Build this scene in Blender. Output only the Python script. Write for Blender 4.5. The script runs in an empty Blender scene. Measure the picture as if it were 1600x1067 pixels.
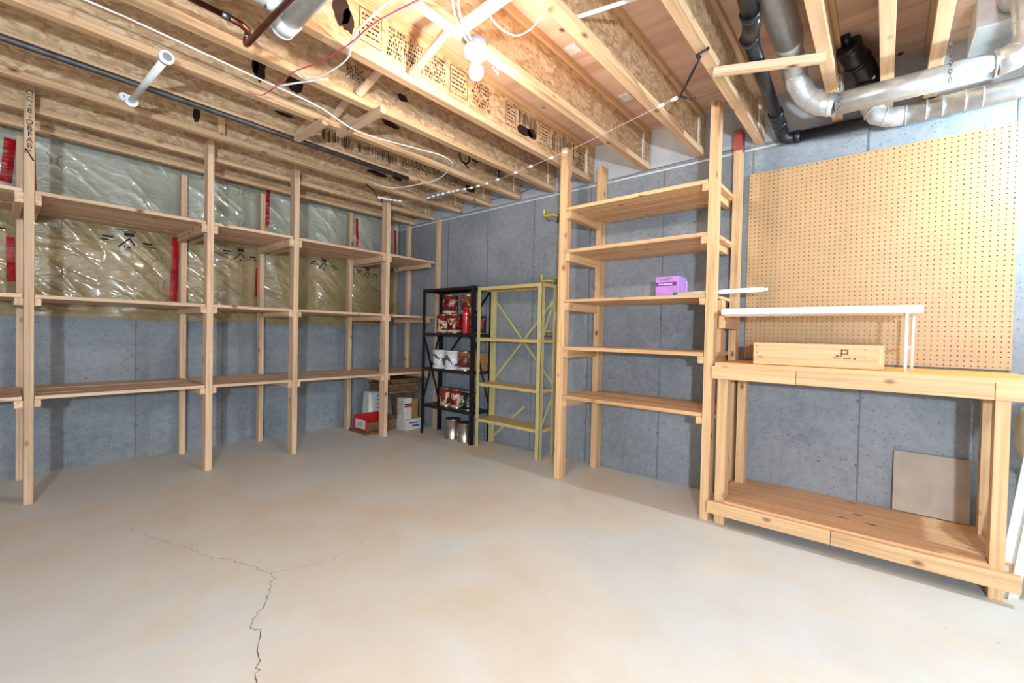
import bpy, bmesh, math, random
from mathutils import Vector, Matrix, noise
random.seed(7)
S = bpy.context.scene
C = S.collection
PI = math.pi

# ------------------------------------------------------------------ camera
RM = ((0.646549065, -0.762577097, 0.021224473),
      (0.000950922, -0.027016151, -0.999634545),
      (0.762871812, 0.646332963, -0.016742116))      # rows: right, down, forward
cd = bpy.data.cameras.new('camera'); cam = bpy.data.objects.new('camera', cd); C.objects.link(cam)
cd.sensor_width = 36.0; cd.lens = 36.0*687.23/1600.0; cd.clip_start = 0.02
r, d, f = (Vector(v) for v in RM)
cam.matrix_world = Matrix(((r.x, -d.x, -f.x, 0), (r.y, -d.y, -f.y, 0), (r.z, -d.z, -f.z, 1.07), (0, 0, 0, 1)))
S.camera = cam
# ------------------------------------------------------------------ light levels
S.view_settings.view_transform = 'Standard'; S.view_settings.look = 'None'
S.view_settings.gamma = 1.0; S.view_settings.use_curve_mapping = False
S.view_settings.exposure = 0.0
w = bpy.data.worlds.new('world'); S.world = w; w.use_nodes = True
w.node_tree.nodes['Background'].inputs[0].default_value = (0.75, 0.85, 1, 1)
w.node_tree.nodes['Background'].inputs[1].default_value = 0.05
# bulbs: (location, watts, colour); the first is in view, the others hang further along the basement
BULBS = [((1.37, 1.40, 2.215), 33, (1.0, 0.86, 0.70)),
         ((2.66, -0.95, 2.07), 102, (0.68, 0.89, 1.0))]
FLASH = ((-0.95, -0.85, 1.30), 460, (0.74, 0.88, 1.0))       # added lamp behind the viewer, standing in for a camera flash

XR, YL, ZJ, ZP = 3.236, 4.623, 2.345, 2.645          # right wall, left wall, joist bottoms, subfloor
X0, Y0 = -3.2, -3.2                                   # far sides behind the camera

# ------------------------------------------------------------------ materials
def lin(c):
    return tuple(((v/255)/12.92 if v/255 <= .04045 else ((v/255+.055)/1.055)**2.4) for v in c) + (1,)
class NT:
    def __init__(s, name):
        s.m = bpy.data.materials.new(name); s.m.use_nodes = True
        s.t = s.m.node_tree; s.b = s.t.nodes['Principled BSDF']
    def n(s, typ, **kw):
        nd = s.t.nodes.new(typ)
        for k, v in kw.items():
            if hasattr(nd, k) and not k[0].isupper(): setattr(nd, k, v)
            else: nd.inputs[k.replace('_', ' ')].default_value = v
        return nd
    def l(s, a, b): s.t.links.new(a, b)
    def coords(s, scale=(1, 1, 1), rnd=True):
        tc = s.n('ShaderNodeTexCoord'); mp = s.n('ShaderNodeMapping'); mp.inputs['Scale'].default_value = scale
        s.l(tc.outputs['Object'], mp.inputs[0])
        if rnd:
            oi = s.n('ShaderNodeObjectInfo'); mu = s.n('ShaderNodeMath', operation='MULTIPLY'); mu.inputs[1].default_value = 37.0
            s.l(oi.outputs['Random'], mu.inputs[0])
            cb = s.n('ShaderNodeCombineXYZ')
            for i in range(3): s.l(mu.outputs[0], cb.inputs[i])
            s.l(cb.outputs[0], mp.inputs['Location']); s.oi = oi
        return mp.outputs[0]
    def ramp(s, src, stops, interp='LINEAR'):
        rp = s.n('ShaderNodeValToRGB'); rp.color_ramp.interpolation = interp
        e = rp.color_ramp.elements
        while len(e) < len(stops): e.new(0.5)
        for el, (p, c) in zip(e, stops): el.position = p; el.color = c if len(c) == 4 else lin(c)
        s.l(src, rp.inputs[0]); return rp.outputs[0]
    def noise(s, vec, scale, detail=4, rough=.55, dist=0):
        nd = s.n('ShaderNodeTexNoise', Scale=scale, Detail=detail, Roughness=rough, Distortion=dist); s.l(vec, nd.inputs['Vector']); return nd.outputs[0]
    def mix(s, fac, a, b, mode='MIX'):
        mx = s.n('ShaderNodeMix', data_type='RGBA', blend_type=mode)
        if isinstance(fac, float): mx.inputs[0].default_value = fac
        else: s.l(fac, mx.inputs[0])
        for i, v in ((6, a), (7, b)):
            if isinstance(v, tuple): mx.inputs[i].default_value = v if len(v) == 4 else lin(v)
            else: s.l(v, mx.inputs[i])
        return mx.outputs[2]
    def bump(s, h, strength=.3, dist=.01):
        bp = s.n('ShaderNodeBump', Strength=strength, Distance=dist); s.l(h, bp.inputs['Height']); s.l(bp.outputs[0], s.b.inputs['Normal'])
    def col(s, c): s.l(c, s.b.inputs['Base Color']); return s
    def set(s, **kw):
        for k, v in kw.items(): s.b.inputs[k.replace('_', ' ')].default_value = v
        return s
def flat(name, c, rough=.5, metal=0, **kw):
    t = NT(name); t.set(Base_Color=lin(c), Roughness=rough, Metallic=metal, **kw); return t.m
def dusty(name, c, rough=.5, metal=0, amt=.25, scale=18, **kw):
    t = NT(name); v = t.coords(); nz = t.noise(v, scale, 5)
    dk = tuple(int(x*(1-amt)) for x in c); lt = tuple(min(255, int(x*(1+amt*.4))) for x in c)
    t.col(t.ramp(nz, [(.3, dk), (.7, lt)])); t.set(Roughness=rough, Metallic=metal, **kw); t.bump(nz, .08, .004); return t.m
def wood(name, axis, dark, light, knots=True, rough=.55):
    t = NT(name)
    sc = [26, 26, 26]; sc[axis] = 1.3
    v = t.coords(tuple(sc)); g = t.noise(v, 1.0, 5, .6, .6)
    sc2 = [70, 70, 70]; sc2[axis] = 1.6
    v2 = t.coords(tuple(sc2)); g2 = t.noise(v2, 1.0, 2, .5)
    c = t.ramp(g, [(.28, dark), (.52, light), (.8, tuple(min(255, x+10) for x in light))])
    c = t.mix(.28, c, t.ramp(g2, [(.35, tuple(int(x*.72) for x in dark)), (.6, light)]))
    br = t.n('ShaderNodeMapRange'); t.l(t.oi.outputs['Random'], br.inputs[0]); br.inputs[3].default_value = .84; br.inputs[4].default_value = 1.08
    hs = t.n('ShaderNodeHueSaturation'); t.l(br.outputs[0], hs.inputs['Value']); t.l(c, hs.inputs['Color']); c = hs.outputs[0]
    if knots:
        sk = [9, 9, 9]; sk[axis] = 5
        vk = t.coords(tuple(sk)); vo = t.n('ShaderNodeTexVoronoi', Scale=1.0); t.l(vk, vo.inputs['Vector'])
        k = t.ramp(vo.outputs['Distance'], [(.05, (255, 255, 255)), (.16, (0, 0, 0))])
        c = t.mix(k, c, (120, 72, 40))
    t.col(c); t.set(Roughness=rough, Specular_IOR_Level=.3); t.bump(g2, .12, .002); return t.m
PINE = [wood('pine_%s' % a, i, (190, 150, 118), (224, 190, 158)) for i, a in enumerate('xyz')]
PINE_W = [wood('warm_pine_%s' % a, i, (200, 152, 106), (232, 190, 144)) for i, a in enumerate('xyz')]
FLANGE = wood('flange_wood', 0, (196, 152, 112), (228, 188, 148))
PLYTOP = wood('bench_plywood', 1, (216, 142, 62), (240, 178, 92), False, .4)
SHELFPLY = wood('bench_shelf_plywood', 1, (196, 146, 106), (222, 178, 136), True, .5)

def mk_osb():
    t = NT('oriented_strand_board'); v = t.coords((1, 1, 1))
    vo = t.n('ShaderNodeTexVoronoi', Scale=1.0); mp = t.coords((26, 40, 60)); 
    nz = t.noise(v, 14, 3, .6, 1.5)
    mixv = t.n('ShaderNodeVectorMath', operation='ADD'); t.l(mp, mixv.inputs[0])
    ns = t.n('ShaderNodeTexNoise', Scale=7.0, Detail=2.0); t.l(v, ns.inputs['Vector'])
    sc = t.n('ShaderNodeVectorMath', operation='SCALE'); sc.inputs[3].default_value = 5.0; t.l(ns.outputs['Color'], sc.inputs[0]); t.l(sc.outputs[0], mixv.inputs[1])
    t.l(mixv.outputs[0], vo.inputs['Vector'])
    sp = t.n('ShaderNodeSeparateColor'); t.l(vo.outputs['Color'], sp.inputs[0])
    c = t.ramp(sp.outputs[0], [(.0, (166, 128, 92)), (.3, (196, 160, 122)), (.6, (212, 180, 142)), (.85, (228, 204, 170)), (1, (176, 136, 100))])
    c = t.mix(.35, c, t.ramp(nz, [(.3, (164, 126, 90)), (.65, (222, 192, 156))]))
    t.col(c); t.set(Roughness=.65, Specular_IOR_Level=.25); t.bump(sp.outputs[0], .25, .003); return t.m
OSB = mk_osb()
def mk_ply():
    t = NT('subfloor_plywood'); v = t.coords((9, .9, 9)); g = t.noise(v, 1.0, 6, .6, .8)
    c = t.ramp(g, [(.3, (204, 162, 138)), (.5, (226, 190, 166)), (.7, (234, 204, 182))])
    v3 = t.coords((.8, 30, 30)); 
    vk = t.coords((3.4, 4.6, 3)); vo = t.n('ShaderNodeTexVoronoi', Scale=1.0); t.l(vk, vo.inputs['Vector'])
    k = t.ramp(vo.outputs['Distance'], [(.04, (255, 255, 255)), (.1, (0, 0, 0))])
    t.col(t.mix(k, c, (96, 60, 40))); t.set(Roughness=.7, Specular_IOR_Level=.2); t.bump(g, .2, .003); return t.m
PLY = mk_ply()
def mk_concrete(name, base, dark, light, spots=True):
    t = NT(name); v = t.coords((1, 1, 1), False)
    n1 = t.noise(v, 1.6, 5, .6); n2 = t.noise(v, 22, 5, .65); n3 = t.noise(v, 90, 3, .6)
    c = t.ramp(n1, [(.3, dark), (.5, base), (.72, light)])
    c = t.mix(.35, c, t.ramp(n2, [(.3, dark), (.68, light)]))
    h = n2
    if spots:
        vo = t.n('ShaderNodeTexVoronoi', Scale=20.0); t.l(v, vo.inputs['Vector'])
        k = t.ramp(vo.outputs['Distance'], [(.06, (255, 255, 255)), (.22, (0, 0, 0))])
        sel = t.ramp(t.noise(v, 4.5, 4), [(.48, (0, 0, 0)), (.66, (220, 220, 220))])
        k2 = t.mix(1.0, k, sel, 'MULTIPLY')
        c = t.mix(k2, c, tuple(int(x*.62) for x in dark))
        vo2 = t.n('ShaderNodeTexVoronoi', Scale=46.0); t.l(v, vo2.inputs['Vector'])
        kk = t.ramp(vo2.outputs['Distance'], [(.06, (220, 220, 220)), (.26, (0, 0, 0))])
        c = t.mix(kk, c, tuple(int(x*.75) for x in dark))
    t.col(c); t.set(Roughness=.8, Specular_IOR_Level=.25); t.bump(n2, .22, .006); return t.m
CONC = mk_concrete('concrete_wall', (140, 145, 152), (115, 120, 128), (160, 164, 170))
SEAM = mk_concrete('concrete_seam', (112, 117, 124), (92, 97, 104), (130, 134, 139), False)
def mk_floor():
    t = NT('concrete_floor'); v = t.coords((1, 1, 1), False)
    n1 = t.noise(v, .9, 5, .55, .8); n2 = t.noise(v, 3.4, 6, .6); n3 = t.noise(v, 60, 3, .6)
    c = t.ramp(n1, [(.33, (210, 192, 168)), (.50, (211, 207, 200)), (.62, (202, 206, 208))])
    c = t.mix(.30, c, t.ramp(n2, [(.32, (204, 188, 166)), (.60, (212, 214, 214))]))
    vo = t.n('ShaderNodeTexVoronoi', Scale=5.0); t.l(v, vo.inputs['Vector'])
    k = t.ramp(vo.outputs['Distance'], [(.012, (255, 255, 255)), (.022, (0, 0, 0))])
    c = t.mix(k, c, (120, 100, 82))
    t.col(c); t.set(Roughness=.5, Specular_IOR_Level=.3); t.bump(n3, .06, .002); return t.m
FLOOR = mk_floor()
def mk_film():
    t = NT('plastic_film_over_insulation'); v = t.coords((1, 1, 1), False)
    n1 = t.noise(v, 2.4, 4, .6, 1.0); mpf = t.n('ShaderNodeMapping'); t.l(v, mpf.inputs[0]); mpf.inputs['Rotation'].default_value = (0, .75, 0); mpf.inputs['Scale'].default_value = (2.2, 3, 7.5)
    n2a = t.noise(mpf.outputs[0], 1.3, 3, .55, 1.6); ab = t.n('ShaderNodeMath', operation='SUBTRACT'); t.l(n2a, ab.inputs[0]); ab.inputs[1].default_value = .5
    ab2 = t.n('ShaderNodeMath', operation='ABSOLUTE'); t.l(ab.outputs[0], ab2.inputs[0]); ab3 = t.n('ShaderNodeMath', operation='POWER'); t.l(ab2.outputs[0], ab3.inputs[0]); ab3.inputs[1].default_value = .6; n2 = ab3.outputs[0]; n3 = t.noise(v, 34, 4, .6)
    c = t.ramp(n1, [(.3, (132, 110, 66)), (.5, (146, 125, 84)), (.7, (162, 146, 110))])
    sx = t.n('ShaderNodeSeparateXYZ'); t.l(v, sx.inputs[0])
    up = t.ramp(sx.outputs[2], [(.0, (0, 0, 0)), (1, (255, 255, 255))])
    mr = t.n('ShaderNodeMapRange'); t.l(sx.outputs[2], mr.inputs[0]); mr.inputs[1].default_value = 1.83; mr.inputs[2].default_value = 1.87
    c = t.mix(mr.outputs[0], c, t.ramp(n1, [(.3, (160, 161, 144)), (.7, (188, 192, 184))]))  # greyer above the top shelf: the light's cooler cast put into the colour
    c = t.mix(.2, c, t.ramp(n3, [(.3, (140, 122, 82)), (.6, (196, 186, 158))]))
    t.col(c); t.set(Roughness=.32, Specular_IOR_Level=.5, Coat_Weight=1.0, Coat_Roughness=.07)
    t.bump(n2, .4, .02); return t.m
FILM = mk_film()
def mk_metal(name, c, rough, scale=(3, 3, 3)):
    t = NT(name); v = t.coords(scale); n = t.noise(v, 6, 5, .6)
    t.col(t.ramp(n, [(.3, tuple(int(x*.82) for x in c)), (.7, c)])); t.set(Metallic=1.0, Roughness=rough); t.bump(n, .05, .003); return t.m
def mk_galv():
    t = NT('galvanised_steel'); v = t.coords((3, 3, 3)); n = t.noise(v, 6, 5, .6)
    t.col(t.ramp(n, [(.3, (186, 190, 194)), (.7, (214, 217, 220))])); t.set(Metallic=.62, Roughness=.3); t.bump(n, .05, .003); return t.m
GALV = mk_galv()
COPPER = mk_metal('aged_copper', (150, 96, 70), .42)
STEEL = mk_metal('dull_steel', (150, 152, 156), .4)
DARKPIPE = dusty('dark_steel_pipe', (84, 82, 84), .5, .6)
TIN = mk_metal('tin_can', (214, 206, 196), .28)
ABS = flat('black_abs_plastic', (26, 28, 34), .34)
BLACK = dusty('black_enamel', (30, 25, 25), .4, 0, .3)
OLIVE = dusty('olive_beige_enamel', (196, 184, 130), .45, 0, .05)
OLIVE2 = dusty('olive_beige_shelf', (204, 180, 122), .45, 0, .05)
WHITE = flat('white_plastic', (236, 238, 240), .35)
PVC = dusty('white_pvc', (232, 234, 236), .35, 0, .06)
CABLE = flat('white_cable', (232, 226, 222), .45)
REDW = flat('red_wire', (196, 70, 96), .45)
REDTAPE = dusty('red_sheathing_tape', (184, 16, 30), .35, 0, .3, 30)
INK = flat('black_ink', (34, 26, 24), .8)
INKB = flat('dark_brown_ink_stain', (44, 24, 22), .75)
PRINTG = flat('faint_grey_print', (132, 124, 102), .5)
RIM = dusty('grey_rim_panel', (186, 190, 196), .75, 0, .06, 6)
FOAM = flat('white_sill_gasket', (208, 214, 220), .6)
YEL = flat('yellow_vinyl', (222, 190, 40), .4)
CARD = dusty('brown_cardboard', (166, 122, 78), .75, 0, .15)
CARDD = dusty('dark_cardboard', (124, 92, 66), .8, 0, .2)
WBOX = dusty('white_carton', (216, 214, 210), .6, 0, .08)
REDB = flat('red_carton', (196, 36, 34), .5)
REDG = flat('red_gloss', (176, 12, 30), .22, 0, Coat_Weight=.6)
PURP = dusty('purple_carton', (196, 140, 222), .5, 0, .08)
PURPD = flat('dark_purple_print', (112, 36, 128), .5)
PINKW = flat('pale_carton_side', (226, 206, 236), .5)
GREEN = flat('green_plastic', (18, 130, 92), .3)
MDF = dusty('hardboard', (176, 160, 146), .6, 0, .08, 6)
PEG = dusty('pegboard_hardboard', (184, 146, 104), .5, 0, .05, 4)
BLUEP = flat('blue_print', (70, 84, 150), .5)
BEIGE = dusty('beige_enamel', (206, 198, 168), .4, 0, .06)
OFFW = dusty('off_white_paint', (226, 230, 228), .5, 0, .05)
REDPAINT = dusty('worn_red_paint', (168, 76, 66), .6, 0, .2)
PRINTR = flat('red_print', (186, 60, 50), .5)
def mk_label(name, cols):
    t = NT(name); v = t.coords((9, 9, 9)); n = t.noise(v, 1.2, 2, .5, .8)
    tc = t.n('ShaderNodeTexCoord'); sp = t.n('ShaderNodeSeparateXYZ'); t.l(tc.outputs['Generated'], sp.inputs[0])
    blotch = t.ramp(n, [(.25, cols[0]), (.44, cols[1]), (.54, cols[2]), (.66, cols[3])], 'CONSTANT')
    band = t.ramp(sp.outputs[2], [(0, cols[4]), (.13, cols[4]), (.14, (0, 0, 0)), (.8, (0, 0, 0)), (.81, cols[1])], 'CONSTANT')
    msk = t.ramp(sp.outputs[2], [(0, (255, 255, 255)), (.14, (0, 0, 0)), (.81, (255, 255, 255))], 'CONSTANT')
    t.col(t.mix(msk, blotch, band)); t.set(Roughness=.35); return t.m
LBL_RED = mk_label('red_cream_label', [(70, 20, 24), (128, 34, 34), (206, 180, 146), (104, 48, 38), (206, 190, 168)])
LBL_WHT = mk_label('white_label', [(90, 92, 96), (206, 210, 216), (226, 228, 232), (190, 196, 206), (230, 232, 236)])
LBL_BLK = mk_label('black_white_label', [(22, 20, 22), (36, 34, 38), (200, 198, 196), (30, 28, 30), (40, 38, 40)])
LBL_BRN = mk_label('brown_label', [(90, 40, 30), (150, 84, 56), (210, 180, 140), (120, 56, 44), (222, 210, 196)])
LBL_BLU = mk_label('navy_label', [(28, 28, 66), (40, 38, 84), (150, 60, 40), (206, 160, 120), (36, 34, 70)])
def mk_glow(name, col, strength):
    t = NT(name); t.set(Base_Color=(1, 1, 1, 1), Emission_Color=col+(1,), Emission_Strength=strength); return t.m

# ------------------------------------------------------------------ mesh helpers
WL = {}
def wl(o): return WL.get(o.name, Vector((0, 0, 0))) if o else Vector((0, 0, 0))
def link(name, me, mats, parent=None, loc=(0, 0, 0), smooth=False, rot=None):
    """loc is a world position (unrotated parents) or local offset from the parent's registered position"""
    o = bpy.data.objects.new(name, me); C.objects.link(o)
    if mats is not None and not me.materials:
        for m in (mats if isinstance(mats, (list, tuple)) else [mats]): me.materials.append(m)
    L = Vector(loc)
    o.location = L - wl(parent)
    if rot: o.rotation_euler = rot
    if parent: o.parent = parent
    WL[o.name] = L
    if smooth:
        for p in me.polygons: p.use_smooth = True
    return o
def tag(o, label, cat, group=None):
    o['label'] = label; o['category'] = cat
    if group: o['group'] = group
    return o
def thing(name, label, cat, loc, rotz=0, group=None):
    o = bpy.data.objects.new(name, None); C.objects.link(o); o.empty_display_size = .05
    o.location = loc; o.rotation_euler = (0, 0, rotz); WL[o.name] = Vector(loc)
    return tag(o, label, cat, group)
def structure(o): o['kind'] = 'structure'; return o
def bm2me(bm, name):
    me = bpy.data.meshes.new(name); bm.normal_update(); bm.to_mesh(me); bm.free(); return me
def boxbm(bm, a, b, mi=0):
    vs = [bm.verts.new((x, y, z)) for x in (a[0], b[0]) for y in (a[1], b[1]) for z in (a[2], b[2])]
    for q in ((0, 1, 3, 2), (4, 6, 7, 5), (0, 4, 5, 1), (2, 3, 7, 6), (0, 2, 6, 4), (1, 5, 7, 3)):
        fc = bm.faces.new([vs[i] for i in q]); fc.material_index = mi
_cache = {}
def boxme(sx, sy, sz, bev, mkey):
    k = (round(sx, 4), round(sy, 4), round(sz, 4), bev, mkey)
    if k in _cache: return _cache[k]
    bm = bmesh.new(); boxbm(bm, (-sx/2, -sy/2, -sz/2), (sx/2, sy/2, sz/2))
    if bev: bmesh.ops.bevel(bm, geom=list(bm.edges), offset=bev, segments=1, affect='EDGES')
    me = bm2me(bm, 'board'); _cache[k] = me; return me
def board(name, a, b, m, parent=None, bev=.0015, rot=None):
    a, b = [min(p, q) for p, q in zip(a, b)], [max(p, q) for p, q in zip(a, b)]
    s = [q-p for p, q in zip(a, b)]; c = [(p+q)/2 for p, q in zip(a, b)]
    return link(name, boxme(*s, bev, m.name), m, parent, c, rot=rot)
def beam(name, p, q, wdt, hgt, m, parent=None, up=(0, 0, 1)):
    """rectangular stick from p to q"""
    p, q = Vector(p), Vector(q); L = (q-p).length; x = (q-p).normalized(); y = Vector(up).cross(x).normalized(); z = x.cross(y)
    me = boxme(L, wdt, hgt, .0015, m.name)
    o = link(name, me, m, parent, (p+q)/2)
    o.rotation_euler = Matrix((x, y, z)).transposed().to_euler(); return o
def cat_rom(pts, n=8):
    P = [Vector(p) for p in pts]; out = []
    for i in range(len(P)-1):
        a, b, c, d_ = P[max(i-1, 0)], P[i], P[i+1], P[min(i+2, len(P)-1)]
        for k in range(n):
            t = k/n
            out.append(.5*((2*b)+(c-a)*t+(2*a-5*b+4*c-d_)*t*t+(3*b-a-3*c+d_)*t**3))
    out.append(P[-1]); return out
def tubebm(bm, pts, rad, seg=10, cap=True, mi=0):
    P = [Vector(p) for p in pts]; n = len(P)
    R_ = rad if isinstance(rad, (list, tuple)) else [rad]*n
    tan = []
    for i in range(n):
        t = (P[min(i+1, n-1)]-P[max(i-1, 0)])
        if 0 < i < n-1: t = (P[i]-P[i-1]).normalized()+(P[i+1]-P[i]).normalized()
        tan.append(t.normalized())
    up = Vector((0, 0, 1)) if abs(tan[0].z) < .9 else Vector((1, 0, 0))
    nrm = (up-tan[0]*up.dot(tan[0])).normalized(); rings = []
    for i in range(n):
        nrm = (nrm-tan[i]*nrm.dot(tan[i])).normalized(); bn = tan[i].cross(nrm)
        k = 1.0
        if 0 < i < n-1:
            cs = max(.5, (P[i]-P[i-1]).normalized().dot(tan[i])); k = 1/cs if cs > .7 else 1.2
        rings.append([bm.verts.new(P[i]+(nrm*math.cos(2*PI*j/seg)+bn*math.sin(2*PI*j/seg))*R_[i]) for j in range(seg)])
    for a, b in zip(rings, rings[1:]):
        for j in range(seg):
            fc = bm.faces.new((a[j], a[(j+1) % seg], b[(j+1) % seg], b[j])); fc.material_index = mi; fc.smooth = True
    if cap:
        bm.faces.new(rings[0][::-1]).material_index = mi; bm.faces.new(rings[-1]).material_index = mi
def tube(name, pts, rad, m, parent=None, seg=10, smooth_curve=0):
    if smooth_curve: pts = cat_rom(pts, smooth_curve)
    o_ = Vector(pts[0]); bm = bmesh.new(); tubebm(bm, [Vector(p)-o_ for p in pts], rad, seg)
    return link(name, bm2me(bm, name), m, parent, o_)
def lathebm(bm, prof, seg=24, mi=0, smooth=True):
    rings = []
    for (r_, z) in prof:
        rings.append([bm.verts.new((r_*math.cos(2*PI*j/seg), r_*math.sin(2*PI*j/seg), z)) for j in range(seg)] if r_ > 1e-6 else [bm.verts.new((0, 0, z))])
    for a, b in zip(rings, rings[1:]):
        for j in range(seg):
            k = (j+1) % seg
            if len(a) == 1 and len(b) == 1: continue
            vs = (a[0], b[k], b[j]) if len(a) == 1 else ((a[j], a[k], b[0]) if len(b) == 1 else (a[j], a[k], b[k], b[j]))
            fc = bm.faces.new(vs); fc.smooth = smooth; fc.material_index = mi
def lathe(name, prof, m, parent=None, loc=(0, 0, 0), seg=24, rot=None):
    bm = bmesh.new(); lathebm(bm, prof, seg); bmesh.ops.recalc_face_normals(bm, faces=bm.faces)
    return link(name, bm2me(bm, name), m, parent, loc, rot=rot)
def polyme(quads, name):
    """flat shapes: list of point loops -> one mesh"""
    bm = bmesh.new()
    for q in quads: bm.faces.new([bm.verts.new(p) for p in q])
    return bm2me(bm, name)
def textme(s, size, ext=.0003, align='CENTER'):
    cu = bpy.data.curves.new('text', 'FONT'); cu.body = s; cu.size = size; cu.extrude = ext; cu.align_x = align; cu.align_y = 'CENTER'
    o = bpy.data.objects.new('tmp', cu); C.objects.link(o)
    dg = bpy.context.evaluated_depsgraph_get(); me = bpy.data.meshes.new_from_object(o.evaluated_get(dg))
    bpy.data.objects.remove(o); bpy.data.curves.remove(cu); me.materials.clear(); return me
ROT_NEGY = (PI/2, 0, 0)              # text facing -Y, reading along +X
ROT_NEGX = (PI/2, 0, -PI/2)          # text facing -X, reading along -Y

# ================================================================== SETTING
fl = structure(board('floor', (X0, Y0, -.12), (XR+.2, YL+.2, 0), FLOOR, None, 0))
# the crack: a thin dark ribbon following its branches
def crack(paths):
    bm = bmesh.new()
    for pts, w0, w1 in paths:
        P = []
        rr = random.Random(3)
        for (x1, y1), (x2, y2) in zip(pts, pts[1:]):
            n = max(2, int(math.hypot(x2-x1, y2-y1)/.018))
            for k in range(n):
                t = k/n; P.append((x1+(x2-x1)*t+rr.uniform(-.009, .009), y1+(y2-y1)*t+rr.uniform(-.009, .009)))
        P.append(pts[-1]); prev = None
        for i, (x, y) in enumerate(P):
            a, b = P[max(i-1, 0)], P[min(i+1, len(P)-1)]
            dx, dy = b[0]-a[0], b[1]-a[1]; l = math.hypot(dx, dy) or 1
            wd = (w0+(w1-w0)*i/len(P))*rr.uniform(.4, 1.3)
            cur = (bm.verts.new((x-dy/l*wd, y+dx/l*wd, .0007)), bm.verts.new((x+dy/l*wd, y-dx/l*wd, .0007)))
            if prev: bm.faces.new((prev[0], prev[1], cur[1], cur[0]))
            prev = cur
    return bm2me(bm, 'crack')
link('floor_crack', crack([([(.44, 1.15), (.515, 1.421), (.612, 1.665), (.589, 1.70), (.70, 1.84), (.778, 1.966), (.787, 2.03)], .0022, .0015),
      ([(.787, 2.03), (.709, 2.276), (.66, 2.36), (.618, 2.507), (.55, 2.72), (.463, 3.03)], .0012, .0007),
      ([(.787, 2.03), (.90, 1.98), (1.024, 1.934), (1.2, 1.99), (1.332, 2.043)], .0009, .0006)]), flat('crack_shadow', (112, 96, 84), .9), fl)

wr = structure(board('wall_right', (XR, Y0, 0), (XR+.2, YL+.2, ZJ), CONC, None, 0))
for i, y in enumerate((4.3, 3.69, 3.09, 2.50, 1.905, 1.283, .69, .10, -.47, -1.08, -1.69, -2.3)):
    board('form_seam', (XR-.003, y-.004, .002), (XR+.001, y+.004, ZJ-.035), SEAM, wr, 0)
    for z in (.34, .72, 1.22, 1.72):
        lathe('form_tie', [(0, .004), (.007, .004), (.010, .002), (.012, 0)], SEAM, wr, (XR, y+.004, z+.02*math.sin(i*3+z)), 10, (0, -PI/2, 0))
board('sill_gasket', (XR-.006, Y0, ZJ-.034), (XR+.0, YL, ZJ-.022), FOAM, wr, 0)
wlft = structure(board('wall_left', (X0, YL, 0), (XR, YL+.2, ZP), CONC, None, 0))
for y in (-.47, .14, .747, 1.361, 1.97, 2.58):
    board('form_seam', (y-.004, YL-.003, .002), (y+.004, YL+.001, 1.14), SEAM, wlft, 0)
    lathe('form_tie', [(0, .004), (.007, .004), (.010, .002), (.012, 0)], SEAM, wlft, (y+.004, YL, .72), 10, (PI/2, 0, 0))
    lathe('form_tie', [(0, .004), (.007, .004), (.010, .002), (.012, 0)], SEAM, wlft, (y+.004, YL, .26), 10, (PI/2, 0, 0))
WBACK = dusty('painted_block_wall', (206, 206, 202), .8, 0, .06, 3)
structure(board('wall_back', (X0-.15, Y0, 0), (X0, YL+.2, ZP), WBACK, None, 0))
structure(board('wall_front', (X0-.15, Y0-.15, 0), (XR+.2, Y0, ZP), WBACK, None, 0))

# ---- ceiling: plywood sheets on I-joists
ceil = bpy.data.objects.new('ceiling', None); C.objects.link(ceil); structure(ceil); ceil.empty_display_size = .1
ceil.location = (0, 0, ZP); WL['ceiling'] = Vector((0, 0, ZP))
xs = [XR+.2, 2.95, 1.73, .51, -.71, -1.93, X0-.15]
for i in range(len(xs)-1):
    ys = [Y0-.15, -1.6+.6*(i % 2), .84+.6*(i % 2), 3.28+.3*(i % 2), YL+.2]
    for a, b in zip(ys, ys[1:]):
        board('plywood_sheet', (xs[i+1]+.0015, a+.0015, ZP), (xs[i]-.0015, b-.0015, ZP+.018), PLY, ceil, .001)
JY = [-2.99, -2.58, -2.17, -1.77, -1.36, -.96, -.56, -.17, 0.0, .215, .63, 1.0, 1.40, 1.885, 2.27, 2.66, 3.05, 3.46, 3.945, 4.31]
FW, FH = .052, .038
JT = {}
for y in JY:
    yc = y+FW/2
    j = board('ceiling_joist', (X0, yc-.005, ZJ+FH-.004), (XR+.01, yc+.005, ZP-FH+.004), OSB, ceil, 0); JT[y] = j
    board('bottom_flange', (X0, y, ZJ), (XR+.01, y+FW, ZJ+FH), FLANGE, j)
    board('top_flange', (X0, y, ZP-FH), (XR+.01, y+FW, ZP-.0005), FLANGE, j)
    if y > -.2:
        board('stiffener_gap', (XR-.106, y+.010, ZJ+FH+.02), (XR-.101, yc-.0052, ZP-FH-.02), OFFW, j, 0)
        board('web_stiffener', (XR-.10, y+.001, ZJ+FH+.001), (XR-.002, yc-.0052, ZP-FH-.001), OSB, j)
# rim panels closing each bay above the right wall
for a, b in zip(JY, JY[1:]):
    board('rim_panel', (XR+.012, a+FW-.03, ZJ), (XR+.03, b+.03, ZP-.0005), RIM, wr, 0)
board('rim_panel', (XR+.012, 4.31+.03, ZJ), (XR+.03, YL, ZP-.0005), RIM, wr, 0)

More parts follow.
